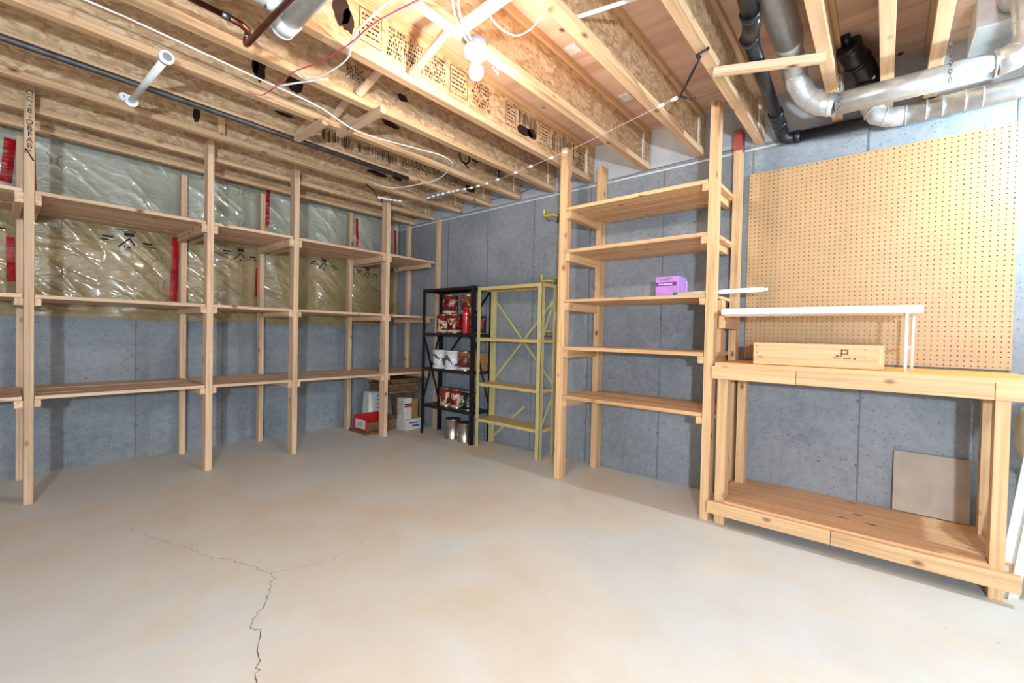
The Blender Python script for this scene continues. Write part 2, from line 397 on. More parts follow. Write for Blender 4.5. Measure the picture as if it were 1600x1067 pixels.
# ink stamps on the joist webs
def stamp(y, x0, x1, zs, seed, style='text'):
    rr = random.Random(seed); q = []; Y = y+FW/2-.0056
    zl, zh = zs
    def R4(a, b, c, d_): q.append(((a, Y, c), (b, Y, c), (b, Y, d_), (a, Y, d_)))
    if style == 'box':
        for (a, b, c, d_) in ((x0, x1, zh-.004, zh), (x0, x1, zl, zl+.004), (x0, x0+.004, zl, zh), (x1-.004, x1, zl, zh)): R4(a, b, c, d_)
        k = 5
        for i in range(k):
            z = zh-.02-(zh-zl-.04)*i/k
            x = x0+.015
            while x < x1-.03:
                l = rr.uniform(.008, .03); R4(x, min(x+l, x1-.012), z-.010, z-.002); x += l+rr.uniform(.003, .007)
    elif style == 'text':
        rows = 7
        for i in range(rows):
            z = zh-(zh-zl)*i/rows; x = x0+rr.uniform(0, .02)
            while x < x1:
                l = rr.uniform(.003, .010); hh = rr.uniform(.5, 1.)*(zh-zl)/rows*.85
                if rr.random() < .78: R4(x, x+l, z-hh, z)
                x += l+rr.uniform(.002, .006)
    elif style == 'bars':
        x = x0
        while x < x1:
            l = rr.uniform(.003, .010)
            if rr.random() < .85:
                t = rr.uniform(0, .25)*(zh-zl); R4(x, x+l, zl+t, zh-rr.uniform(0, .2)*(zh-zl))
            x += l+rr.uniform(.004, .01)
    link('ink_print', polyme([tuple((p[0]-x0, p[1]-y, p[2]-zl) for p in k) for k in q], 'ink'), INK, JT[y], (x0, y, zl))
def blot(y, x, z, rx, rz, seed, m=INKB):
    rr = random.Random(seed); n = 26; pts = []
    for i in range(n):
        a = 2*PI*i/n; k = 1+.28*noise.noise((math.cos(a)*1.7+seed, math.sin(a)*1.7, seed*.7))+rr.uniform(-.07, .07)
        pts.append((math.cos(a)*rx*k, 0, math.sin(a)*rz*k))
    link('ink_blot', polyme([pts], 'blot'), m, JT[y], (x, y+FW/2-.0062, z))
stamp(1.885, 1.10, 1.22, (2.43, 2.585), 1, 'box'); stamp(1.885, 1.24, 1.62, (2.43, 2.575), 2); stamp(1.885, 1.66, 1.80, (2.43, 2.585), 3, 'box')
stamp(1.885, 1.83, 1.98, (2.43, 2.58), 4); stamp(1.885, 2.14, 2.24, (2.43, 2.58), 5, 'box'); stamp(1.885, 2.27, 2.48, (2.47, 2.575), 6, 'bars')
blot(1.885, 2.33, 2.45, .09, .03, 5); blot(1.885, 2.42, 2.46, .05, .03, 6)
stamp(1.885, 2.50, 2.62, (2.43, 2.58), 7, 'box'); stamp(1.885, 2.65, 2.95, (2.42, 2.58), 8, 'bars'); stamp(1.885, 2.98, 3.12, (2.40, 2.56), 9)
blot(1.885, 1.01, 2.515, .04, .08, 11); blot(1.885, 1.045, 2.48, .03, .05, 12)
blot(2.66, .951, 2.515, .03, .075, 13); blot(2.66, 1.141, 2.513, .05, .055, 14); blot(2.66, .93, 2.52, .018, .05, 15)
stamp(3.05, 1.50, 2.12, (2.41, 2.50), 21, 'bars'); stamp(3.05, 2.16, 2.24, (2.41, 2.52), 22, 'box'); stamp(3.05, 2.26, 2.95, (2.42, 2.53), 23); 
blot(3.05, 2.96, 2.45, .07, .03, 24)
stamp(2.27, 1.24, 1.36, (2.46, 2.54), 31); blot(2.27, 1.62, 2.50, .035, .02, 33)
blot(3.46, 2.20, 2.47, .10, .02, 34); blot(3.46, 2.42, 2.49, .05, .025, 35); blot(3.46, .86, 2.46, .02, .045, 36); blot(3.05, 1.25, 2.49, .06, .012, 37)
blot(3.945, 2.62, 2.42, .06, .02, 38); blot(2.66, 1.80, 2.52, .07, .022, 39); blot(4.31, .93, 2.5, .03, .04, 40)
stamp(2.66, 2.76, 3.0, (2.47, 2.545), 41)
link('ink_letter', textme('Q+', .17), INKB, JT[2.66], (2.56, 2.66+FW/2-.0062, 2.515), rot=ROT_NEGY)
link('ink_letter', textme('I', .15), INKB, JT[2.66], (2.93, 2.66+FW/2-.0065, 2.515), rot=ROT_NEGY)
# small tin plates on the plywood
for (x, y, s) in ((2.06, 1.355, .075), (2.69, 1.345, .085)):
    board('nail_plate', (x-s/2, y-.04, ZP-.006), (x+s/2, y+.03, ZP-.0003), OFFW, ceil)
# diagonal bridging between joists
for (x, ya, yb, dx) in ((1.38, 1.885, 1.452, .04), (1.31, 2.27, 1.937, .10), (1.36, 2.66, 2.322, .08), (1.33, 3.05, 2.712, .08), (1.0, 3.46, 3.102, -.12)):
    beam('bridging_strut', (x, ya-.002, ZJ+.035), (x+dx, yb+.002, ZP-.035), .04, .019, PINE[0], ceil)

# ================================================================== LIGHT FIXTURES
def fixture(i, loc, watts, colr, label):
    x, y, z = loc
    t = thing('light_fixture', label, 'light', (x, y, z+.115), 0, 'bare bulb fixtures')
    rb = .03
    me_s = watts/(PI*4*PI*rb*rb)
    bulb = lathe('bulb', [(0, -.032), (.012, -.0298), (.022, -.0235), (.029, -.012), (.031, 0), (.029, .012), (.024, .024), (.0175, .036), (.0135, .046)], mk_glow('bulb_glow', colr, me_s), t, (x, y, z), 16)
    lathe('screw_base', [(.0135, .044), (.0135, .062), (0, .062)], STEEL, t, (x, y, z), 16)
    lathe('lampholder', [(.0, .045), (.019, .045), (.023, .05), (.024, .062), (.038, .07), (.05, .078), (.056, .092), (.056, .1), (0, .1)], PVC, t, (x, y, z), 24)
    lathe('outlet_box', [(.046, .098), (.05, .1), (.05, .135), (0, .135)], flat('grey_box', (150, 156, 166), .5), t, (x, y, z), 8)
    if z+.135 < ZJ-.02: tube('drop_cord', [(x, y, z+.134), (x, y, ZP-.002)], .004, CABLE, t, 8)
    for k in range(2):
        lathe('holder_screw', [(0, .0655), (.004, .0665), (.004, .075)], STEEL, t, (x+.042*(1 if k else -1), y, z), 8)
    return t
labs = ['lit bare bulb in a white porcelain holder under the joists', 'bare white bulb further right beyond the workbench',
        ]
for i, (L, wt, co) in enumerate(BULBS): fixture(i, L, wt, co, labs[i])
def flash_lamp(loc, watts, colr):
    x, y, z = loc; t = thing('flash_stand_in', 'added white globe lamp on a tripod behind the viewer, standing in for a camera flash', 'lamp', (x, y, 0)); rb = .06
    prof = [(rb*math.sin(PI*k/12), -rb*math.cos(PI*k/12)) for k in range(13)]
    lathe('globe', prof, mk_glow('globe_glow', colr, watts/(PI*4*PI*rb*rb)), t, (x, y, z), 20)
    tube('pole', [(x, y, .35), (x, y, z-.055)], .012, ABS, t, 12)
    lathe('collar', [(.0, .33), (.03, .33), (.03, .37), (0, .37)], ABS, t, (x, y, 0), 16)
    for k in range(3):
        a = 2*PI*k/3+.4; tube('leg', [(x, y, .36), (x+.3*math.cos(a), y+.3*math.sin(a), .012)], .010, ABS, t, 10)
flash_lamp(*FLASH)

# ================================================================== PLASTIC SHEETING ON THE LEFT WALL
def film_y(x, z):
    studs = (-.45, .14, .56, 1.02, 1.63, 2.16, 2.53, 3.1)
    dmin = min(abs(x-s) for s in studs)
    bul = min(1, dmin/.18); bul = bul*bul*(3-2*bul)
    wr_ = noise.noise((x*2.2+z*1.4, z*1.1-x*.6, 3.1))*.012 + abs(noise.noise((x*5+z*3.4, z*2.5-x*1.2, 7.7)))*-.014 + noise.noise((x*12, z*9, 1.3))*.003
    edge = min(1, max(0, (z-1.12)/.07))
    a_, b_ = x*.62+z*.78, x*.78-z*.62
    for (k, off, fq, st) in ((.011, 2.3, 6.5, 1.3), (.007, 9.1, 11.0, 2.2)):
        wv = noise.noise((b_*1.1+off, a_*1.1, off))*.25
        wr_ -= k*(1-min(1, abs(noise.noise(((a_+wv)*fq, b_*st, off)))*3.2))**2
    return YL-.018-.016*bul*edge+wr_*(.35+.65*bul)*edge
def sheet():
    nx, nz = 460, 150; x0, x1, z0, z1 = -1.3, XR-.02, 1.125, 2.50
    bm = bmesh.new(); g = []
    for i in range(nx+1):
        x = x0+(x1-x0)*i/nx; col_ = []
        for k in range(nz+1):
            zz = z0+.018*noise.noise((x*3, 0, 5)) if k == 0 else z0+(z1-z0)*k/nz
            col_.append(bm.verts.new((x-x0, min(film_y(x, zz), YL-.004)-YL, zz)))
        g.append(col_)
    for i in range(nx):
        for k in range(nz):
            bm.faces.new((g[i][k], g[i+1][k], g[i+1][k+1], g[i][k+1])).smooth = True
    return bm2me(bm, 'sheet'), (x0, YL, 0)
me, L = sheet()
film = tag(link('vapour_barrier', me, FILM, None, L), 'wrinkled clear plastic sheeting over yellow insulation on the left wall', 'plastic sheeting')
def on_film(name, shapes, m, x, z, dy=.004, th=.0):
    """flat print / tape laid on the film, bent to follow it"""
    q = []
    for s in shapes: q.append([(px, min(film_y(x+px, z+pz), YL-.004)-YL-dy, pz) for px, pz in s])
    link(name, polyme(q, name), m, film, (x, YL, z))
def strip(x1, z1, x2, z2, wd, n=8):
    out = []; dx, dz = x2-x1, z2-z1; l = math.hypot(dx, dz); nx_, nz_ = -dz/l*wd/2, dx/l*wd/2
    for k in range(n):
        a, b = k/n, (k+1)/n
        out.append([(x1+dx*a+nx_, z1+dz*a+nz_), (x1+dx*b+nx_, z1+dz*b+nz_), (x1+dx*b-nx_, z1+dz*b-nz_), (x1+dx*a-nx_, z1+dz*a-nz_)])
    return out
logo = (strip(-.075, -.055, .0, .03, .012) + strip(.0, .03, .04, -.03, .012) + strip(-.06, .0, .0, .055, .003) + strip(0, .055, .065, .0, .003) + strip(.045, -.045, .075, -.045, .003)
        + strip(.075, -.045, .075, -.01, .003) + strip(-.03, -.06, -.03, -.03, .003) + strip(.035, -.06, .035, -.03, .003) + strip(-.03, -.075, .035, -.075, .004) + strip(-.012, -.055, .012, -.055, .014, 2)
        + strip(-.035, .065, .035, .065, .034, 3) + strip(-.11, .105, .10, .105, .004) + strip(-.055, .093, .05, .093, .006)
        + strip(-.2, .0, -.085, -.005, .004) + strip(-.19, .0, -.14, .0, .012, 3) + strip(-.185, .03, -.11, .03, .018, 3)
        + strip(.085, -.03, .21, -.03, .004) + strip(.15, -.03, .2, -.032, .012, 3) + strip(.1, .0, .17, 0, .018, 3))
def sc(sh, k): return [[(a*k, b*k) for a, b in s] for s in sh]
for (x, z, k) in ((.695, 1.735, .84), (1.487, 1.745, .78), (2.287, 1.765, .74), (2.798, 1.735, .7), (-.12, 1.74, .84)): on_film('printed_logo', sc(logo, k), INK, x, z)
butterfly = strip(-.05, .06, -.02, .02, .009) + strip(-.02, .02, -.02, -.03, .009) + strip(.05, .06, .02, .02, .009) + strip(.02, .02, .02, -.03, .009) + strip(-.05, -.06, -.02, -.03, .007) + strip(.05, -.06, .02, -.03, .007)
for (x, z) in ((.888, 1.645), (.283, 2.247), (1.49, 1.64), (1.486, 2.33), (1.489, 2.02), (2.085, 1.665), (2.085, 1.40), (1.49, 1.40), (.34, 1.46), (.9, 1.42)): on_film('printed_mark', sc(butterfly, .8), PRINTG, x, z)
for (x1, z1, x2, z2, wd) in ((.075, 2.33, .055, 2.03, .055), (.075, 1.66, .08, 1.36, .04), (1.00, 1.83, .985, 1.29, .05), (1.157, 2.432, 1.443, 2.415, .035), (1.724, 2.47, 1.712, 2.05, .03),
                          (1.64, 1.65, 1.63, 1.375, .04), (2.564, 2.36, 2.566, 2.03, .04), (2.655, 2.34, 2.665, 2.02, .03), (2.574, 1.78, 2.566, 1.33, .035), (.175, 2.42, .185, 2.0, .025), (3.17, 2.30, 3.18, 2.02, .03)):
    on_film('red_tape', [[(a-x1, b-z1) for a, b in s] for s in strip(x1, z1, x2, z2, wd, 14)], REDTAPE, x1, z1, .006)

# ================================================================== LONG PINE RACK, LEFT WALL
A = 3.841                                               # front face of its posts
rk = thing('storage_rack', 'long pine shelving rack with three levels along the insulated left wall', 'shelving', (1.5, A, 0))
PX = [(-.86, 2.455), (.115, 2.477), (1.024, 2.46), (1.651, 2.46), (2.555, 2.44)]
wp = .042
for x, h in PX:
    board('front_post', (x, A, 0), (x+wp, A+.089, h), PINE[2], rk)
BX = [(-.9, 4.5), (.10, 4.50), (1.012, 4.505), (1.622, 4.505), (2.475, 4.42)]
for x, y in BX:
    board('back_post', (x, y-.008, 0), (x+wp, y+.052, 2.34), PINE[2], rk)
board('front_post', (XR-.05, 3.795, 0), (XR-.006, 3.842, 2.33), PINE[2], rk)
board('back_post', (XR-.05, 4.342, 0), (XR-.006, 4.387, 2.33), PINE[2], rk)
SL = [.6427, 1.2449, 1.8585]; TB = .022
ends = [(PX[0][0], PX[1][0]), (PX[1][0]+wp, PX[2][0]), (PX[2][0]+wp, PX[3][0]), (PX[3][0]+wp, PX[4][0]), (PX[4][0]+wp, XR-.008)]
rr = random.Random(11)
for li, z in enumerate(SL):
    for bi, (xa, xb) in enumerate(ends):
        nb = 5; y1 = 4.553; wb = (y1-(A+.004))/nb
        for k in range(nb):
            ya = A+.004+wb*k
            yb = ya+wb-.004
            xa2, xb2 = xa+.002, xb-.002+rr.uniform(-.004, 0)
            if bi == 4 and ya < 3.86: xb2 = XR-.055
            z2 = z+rr.uniform(-.001, .001)
            if bi == 0 or bi == 4 or True:
                # boards in the back row are cut round the back posts
                if k == nb-1:
                    xa2 += .0
                board('shelf_board', (xa2, ya, z2-TB), (xb2, yb, z2), PINE[0], rk)
    for bi, (x, h) in enumerate(PX):                     # cleats either side of each post pair
        ch = .062 if li == 2 else .045
        board('shelf_cleat', (x-.036, A+.002, z-TB-ch), (x-.001, 4.50, z-TB-.001), PINE[1], rk)
        board('shelf_cleat', (x+wp+.001, A+.012, z-TB-ch), (x+wp+.03, 4.50, z-TB-.001), PINE[1], rk)
    board('shelf_cleat', (XR-.128, 3.86, z-TB-.05), (XR-.094, 4.5, z-TB-.001), PINE[1], rk)
# handwriting down the first post
for k, ch in enumerate('OC-8-DBFAB'):
    link('pencil_letter', textme(ch, .040), INK, rk, (.137, A-.0006, 2.415-.034*k), rot=ROT_NEGY)
link('pencil_arrow', polyme([((-.017, 0, .03), (-.012, 0, .034), (.02, 0, -.026), (.013, 0, -.03)), ((-.019, 0, .036), (-.019, 0, .008), (-.014, 0, .01), (-.014, 0, .036)), ((-.019, 0, .036), (.006, 0, .03), (.005, 0, .025), (-.019, 0, .030))], 'arrow'), INK, rk, (.137, A-.0006, 2.055))

# ================================================================== FIVE-LEVEL PINE RACK, RIGHT WALL
Bx = 2.7115
r5 = thing('storage_rack', 'five-level pine shelving rack beside the workbench on the right wall', 'shelving', (2.95, 1.3, 0))
for nm, x, y0, y1, h in (('front_post', Bx, 1.812, 1.862, 2.445), ('back_post', 3.145, 1.755, 1.805, 2.43), ('front_post', Bx, .765, .812, 2.452)):
    board(nm, (x, y0, 0), (x+.08, y1, h), PINE_W[2], r5)
bp = board('back_post', (3.145, .745, 0), (3.225, .79, 2.435), PINE_W[2], r5)
board('red_paint_end', (3.1435, .7435, 2.30), (3.2265, .7915, 2.4365), REDPAINT, bp)
for li, (z, xb) in enumerate(((.6263, 3.225), (.9865, 3.225), (1.3315, 3.225), (1.6968, 3.22), (2.0067, 3.22))):
    nb = 4; x0_ = Bx+.004; wb = (xb-x0_)/nb; th = .024 if li != 2 else .02
    for k in range(nb):
        xa = x0_+wb*k
        ya, yb = .816, 1.808
        if xa+wb > 3.15: ya, yb = .794, 1.75
        elif xa > Bx+.08: ya, yb = .775, 1.85
        board('shelf_board', (xa, ya, z-th), (xa+wb-.004, yb, z), PINE_W[1], r5)
    board('shelf_cleat', (Bx+.01, 1.772, z-th-.058), (3.2, 1.81, z-th-.001), PINE_W[0], r5) if True else None
    board('shelf_cleat', (Bx+.006, .814, z-th-.042), (3.2, .85, z-th-.001), PINE_W[0], r5)
board('stub_post', (2.86, .762, 0.9865), (2.945, .80, 1.306), PINE_W[2], r5)
board('side_cleat', (2.80, .722, 1.13), (3.14, .76, 1.205), PINE_W[0], r5)

# ================================================================== WORKBENCH
wb_ = thing('workbench', 'pine workbench with orange plywood top and low shelf under the pegboard', 'workbench', (2.95, .1, 0))
board('bench_top', (2.692, -.485, .913), (3.195, .742, .934), PLYTOP, wb_)
board('top_edge_strip', (2.688, -.485, .905), (2.692, .742, .932), SHELFPLY, wb_, 0)
for (a, b) in ((.345, .756), (-.352, .343), (-.485, -.354)):
    board('front_apron', (2.672, a, .840), (2.71, b, .9125), PINE_W[1], wb_)
board('back_apron', (3.16, -.47, .84), (3.195, .73, .9125), PINE_W[1], wb_)
for nm, x, y0, y1 in (('front_leg', 2.712, .678, .732), ('front_leg', 2.712, -.405, -.36), ('back_leg', 3.10, .665, .715), ('back_leg', 3.10, -.415, -.37)):
    board(nm, (x, y0, 0), (x+.07, y1, .912), PINE_W[2], wb_)
for s in (.70, -.385): board('side_rail', (2.785, s-.02, .065), (3.098, s+.02, .128), PINE_W[0], wb_)
for (a, b) in ((.18, .762), (-.447, .178)):
    board('bottom_rail', (2.672, a, .062), (2.71, b, .131), PINE_W[1], wb_)
board('bottom_shelf', (2.786, -.445, .131), (3.225, .735, .147), SHELFPLY, wb_)
board('bottom_shelf', (2.69, -.358, .1315), (2.786, .676, .147), SHELFPLY, wb_)
board('bottom_shelf_end', (2.786, -.447, .1), (3.2, -.43, .1305), PINE_W[0], wb_)

# pegboard with real holes
def pegme(nx, nz, p, th):
    bm = bmesh.new(); k = 8; rh = .0036
    W, H = nx*p, nz*p
    grid = [[bm.verts.new((0, i*p, j*p)) for j in range(nz+1)] for i in range(nx+1)]
    for i in range(nx):
        for j in range(nz):
            cy, cz = (i+.5)*p, (j+.5)*p
            ring = [bm.verts.new((0, cy+rh*math.cos(2*PI*(a+.5)/k), cz+rh*math.sin(2*PI*(a+.5)/k))) for a in range(k)]
            back = [bm.verts.new((th, v.co.y, v.co.z)) for v in ring]
            c = [grid[i+1][j+1], grid[i][j+1], grid[i][j], grid[i+1][j]]          # corners at 45,135,225,315 deg
            for s in range(4):
                a0, a1 = ring[(2*s) % k], ring[(2*s+1) % k]; nx_ = ring[(2*s+2) % k]
                bm.faces.new((c[s], a1, a0)) ; bm.faces.new((c[s], c[(s+1) % 4], nx_, a1))
            for a in range(k): bm.faces.new((ring[a], ring[(a+1) % k], back[(a+1) % k], back[a]))
            bm.faces.new(back)
    def edge(pts):
        for a, b in zip(pts, pts[1:]):
            bm.faces.new((a, b, bm.verts.new((th, b.co.y, b.co.z)), bm.verts.new((th, a.co.y, a.co.z))))
    edge([grid[i][0] for i in range(nx+1)]); edge([grid[i][nz] for i in range(nx+1)]); edge(grid[0]); edge(grid[nx])
    bmesh.ops.recalc_face_normals(bm, faces=bm.faces)
    return bm2me(bm, 'pegboard')
pg = thing('pegboard', 'square tan pegboard with rows of holes fixed above the workbench', 'pegboard', (3.212, .115, .95))
link('perforated_panel', pegme(47, 48, .0251, .014), PEG, pg, (3.212, -.475, .944))
for (y, z) in ((-.44, 1.0), (-.44, 2.1), (.67, 1.0), (.67, 2.1), (.1, 2.1), (.1, 1.55), (-.44, 1.55), (.67, 1.55)):
    board('spacer_block', (3.2265, y-.02, z-.02), (XR-.0005, y+.02, z+.02), PINE[2], pg, 0)

# ================================================================== THINGS ON AND UNDER THE BENCH
ws = thing('riser_shelf', 'small white-edged riser shelf with white wire legs above the workbench', 'shelf', (2.9, .3, .934))
bm = bmesh.new(); prof = [(2.735, 1.205), (2.724, 1.209), (2.718, 1.218), (2.717, 1.228), (2.722, 1.238), (2.732, 1.243), (3.12, 1.243), (3.12, 1.2225), (2.745, 1.2225), (2.74, 1.205)]
va = [bm.verts.new((x-2.9, .725-.3, z-.934)) for x, z in prof]; vb = [bm.verts.new((x-2.9, -.13-.3, z-.934)) for x, z in prof]
for i in range(len(prof)):
    j = (i+1) % len(prof); bm.faces.new((va[i], va[j], vb[j], vb[i]))
bm.faces.new(va[::-1]); bm.faces.new(vb); bmesh.ops.recalc_face_normals(bm, faces=bm.faces)
link('shelf_panel', bm2me(bm, 'riser'), WHITE, ws, (2.9, .3, .934))
board('underside_panel', (2.742, -.128, 1.214), (3.115, .72, 1.2224), PINE_W[1], ws, 0)
board('underside_cleat', (2.75, -.12, 1.198), (2.79, .715, 1.2138), PINE_W[1], ws)
for x in (2.735, 2.955): tube('wire_leg', [(x, -.075-.03*(x > 2.9), .9345), (x, -.075-.03*(x > 2.9), 1.2135)], .0065, WHITE, ws, 10)
tube('wire_rung', [(2.735, -.075, 1.045), (2.955, -.105, 1.045)], .005, WHITE, ws, 8)

cr = thing('wooden_box', 'low pine box with a faded black stamp on the workbench', 'box', (2.80, .285, .9345))
board('front_board', (2.715, .02, .936), (2.734, .552, 1.052), PINE_W[1], cr)
board('back_board', (2.86, .02, .936), (2.879, .552, 1.052), PINE_W[1], cr)
board('box_bottom', (2.734, .03, .9355), (2.86, .545, .95), PINE_W[1], cr)
board('end_board', (2.7345, .525, .95), (2.8595, .545, 1.05), PINE_W[0], cr)
def endme():
    bm = bmesh.new(); pr_ = [(.0, .0), (.125, .0), (.148, .03), (.155, .085), (.13, .112), (0, .115)]
    a = [bm.verts.new((x, 0, z)) for x, z in pr_]; b = [bm.verts.new((x, .02, z)) for x, z in pr_]
    for i in range(len(pr_)):
        j = (i+1) % len(pr_); bm.faces.new((a[i], a[j], b[j], b[i]))
    bm.faces.new(a); bm.faces.new(b[::-1]); bmesh.ops.recalc_face_normals(bm, faces=bm.faces); return bm2me(bm, 'end')
link('shaped_end_board', endme(), PINE_W[0], cr, (2.7345, -.0005, .936))
for (y, z) in ((.07, 1.03), (.07, .99), (.535, 1.035), (.535, 1.0)):
    lathe('nail_head', [(0, .0012), (.003, .0008), (.0034, 0)], STEEL, cr, (2.7148, y, z), 8, (0, -PI/2, 0))
stq = []
for (a, b, c, d_) in ((.0, .03, .052, .058), (.0, .006, .02, .058), (.024, .03, .036, .058), (.0, .03, .034, .04), (-.03, .0, .012, .018), (.01, .04, .012, .018), (-.02, -.005, .022, .03), (.05, .06, .01, .02)):
    stq.append(((0, -a, c), (0, -b, c), (0, -b, d_), (0, -a, d_)))
link('faded_stamp', polyme(stq, 'stamp'), flat('faded_stamp_ink', (136, 96, 60), .7), cr, (2.7146, .165, .97))

bx = thing('carton', 'small purple carton on the third shelf of the five-level rack', 'box', (2.95, 1.10, 1.333))
board('carton_body', (2.88, 1.035, 1.3325), (3.04, 1.185, 1.473), PURP, bx, .002)
board('dark_print_band', (2.879, 1.045, 1.41), (2.88, 1.183, 1.435), PURPD, bx, 0)
link('carton_print', textme('LASHES', .017), PINKW, bx, (2.8786, 1.10, 1.4225), rot=ROT_NEGX) if False else None
q = []
for k in range(8): q.append(((0, -.012*k, 0), (0, -.012*k-.008, 0), (0, -.012*k-.008, .010), (0, -.012*k, .010)))
link('carton_print', polyme(q, 'print'), PINKW, bx, (2.8787, 1.165, 1.417))
q = [((0, 0, -.008*k), (0, -.09+.02*(k % 2), -.008*k), (0, -.09+.02*(k % 2), .003-.008*k), (0, 0, .003-.008*k)) for k in range(2)]
link('carton_print', polyme(q, 'print2'), PURPD, bx, (2.8787, 1.165, 1.455))
board('side_flap', (3.0405, 1.034, 1.335), (3.05, 1.037, 1.455), PINKW, bx, 0)
tb = thing('plastic_tube', 'long white plastic tube with a green cap on the third rack shelf', 'tube', (2.84, .8, 1.332))
tube('tube_body', [(2.836, 1.02, 1.3465), (2.842, .535, 1.356)], .0135, PVC, tb, 14)
tube('green_cap', [(2.8355, 1.045, 1.346), (2.836, 1.018, 1.3465)], .0155, GREEN, tb, 14)
tube('tube_tip', [(2.842, .535, 1.356), (2.8423, .515, 1.3564)], .008, PVC, tb, 12)
lp = tag(board('hardboard_panel', (3.21, -.352, .152), (3.222, -.055, .476), MDF, None, .001, (0, math.radians(2.2), 0)), 'square grey-brown hardboard panel leaning on the wall beneath the workbench', 'panel')
lp.location.x = 3.211

tk = thing('tank', 'beige rounded metal tank at the right edge beyond the workbench', 'tank', (2.95, -.655, 0))
lathe('tank_body', [(0, .47), (.08, .48), (.14, .51), (.18, .56), (.2, .62), (.2, .74), (.18, .79), (.12, .82), (0, .825)], BEIGE, tk, (2.95, -.655, 0), 36)
lathe('tank_fitting', [(.02, .82), (.02, .85), (.03, .85), (.03, .87), (0, .87)], STEEL, tk, (2.95, -.655, 0), 12)
for a in range(3):
    an = 2*PI*a/3+.9
    beam('tank_leg', (2.95+.17*math.cos(an), -.655+.17*math.sin(an), 0), (2.95+.15*math.cos(an), -.655+.15*math.sin(an), .56), .03, .006, BEIGE, tk, (math.cos(an), math.sin(an), 0))
wbrd = thing('trim_board', 'white-painted board standing behind the workbench leg at the right edge', 'board', (2.97, -.47, 0))
beam('plank', (2.80, -.425, .0), (2.80, -.495, .62), .012, .07, OFFW, wbrd, (0, 1, 0))
beam('edge_lip', (2.765, -.425, .0), (2.765, -.495, .62), .02, .006, OFFW, wbrd, (0, 1, 0))

# ================================================================== METAL SHELF UNITS
def anglepost(name, x, y, sx, sy, h, m, t, wd=.032, th=.003):
    bm = bmesh.new()
    boxbm(bm, (0, min(0, sy*th), 0), (sx*wd, max(0, sy*th), h)) if sx > 0 else boxbm(bm, (sx*wd, min(0, sy*th), 0), (0, max(0, sy*th), h))
    if sy > 0: boxbm(bm, (min(0, sx*th), 0, 0), (max(0, sx*th), wd, h))
    else: boxbm(bm, (min(0, sx*th), -wd, 0), (max(0, sx*th), 0, h))
    return link(name, bm2me(bm, name), m, t, (x, y, 0))
def metalshelf(label, xa, xb, ya, yb, h, levels, m, ms, braces, wd=.034):
    t = thing('metal_shelf_unit', label, 'shelving', ((xa+xb)/2, (ya+yb)/2, 0))
    for x, sx in ((xa, 1), (xb, -1)):
        for y, sy in ((ya, 1), (yb, -1)):
            p = anglepost('corner_post', x, y, sx, sy, h, m, t, wd)
            for z in levels:
                lathe('bolt', [(0, .003), (.004, .0025), (.0048, 0)], STEEL, p, (x-sx*.0002 if sx > 0 else x, y+sy*.012, z-.014), 8, (0, -PI/2, 0)) if sx > 0 else None
    for z in levels:
        bm = bmesh.new(); a = (xa+.0035-(xa+xb)/2, ya+.0035-(ya+yb)/2); b = (-a[0], -a[1])
        boxbm(bm, (a[0], a[1], -.0015), (b[0], b[1], 0))
        for (p, q_) in (((a[0], a[1]), (a[0]+.0015, b[1])), ((b[0]-.0015, a[1]), (b[0], b[1])), ((a[0], a[1]), (b[0], a[1]+.0015)), ((a[0], b[1]-.0015), (b[0], b[1]))):
            boxbm(bm, (p[0], p[1], -.028), (q_[0], q_[1], -.0015))
        link('shelf_tray', bm2me(bm, 'tray'), ms, t, ((xa+xb)/2, (ya+yb)/2, z))
    for p, q_ in braces: beam('cross_brace', p, q_, .024, .002, m, t, (1, 0, 0) if abs(p[0]-q_[0]) < .01 else (0, 1, 0))
    return t
bxa, bxb, bya, byb = 2.945, 3.205, 2.985, 3.745
metalshelf('black metal shelf unit holding paint cans near the corner', bxa, bxb, bya, byb, 1.525, (.312, .70, 1.065, 1.522), BLACK, BLACK,
           [((3.207, bya+.02, .72), (3.207, byb-.02, 1.5)), ((3.209, bya+.02, 1.5), (3.209, byb-.02, .72)), ((bxa+.02, byb+.002, 1.05), (bxb-.02, byb+.002, .35)), ((bxa+.02, bya-.002, 1.02), (bxb-.02, bya-.002, .35)), ((bxa+.02, byb+.004, .35), (bxb-.02, byb+.004, 1.05))])
oxa, oxb, oya, oyb = 2.98, 3.21, 2.205, 2.965
metalshelf('empty olive-beige metal shelf unit between black shelf and pine rack', oxa, oxb, oya, oyb, 1.51, (.262, .60, 1.028, 1.507), OLIVE, OLIVE2,
           [((3.212, oya+.02, .62), (3.212, oyb-.02, 1.4)), ((3.214, oya+.02, 1.4), (3.214, oyb-.02, .62)), ((3.213, oyb-.03, .06), (3.213, 2.55, .40)), ((oxa+.02, oya-.002, .28), (oxb-.02, oya-.002, .58)), ((oxa+.02, oya-.002, 1.05), (oxb-.02, oya-.002, 1.45))], .042)

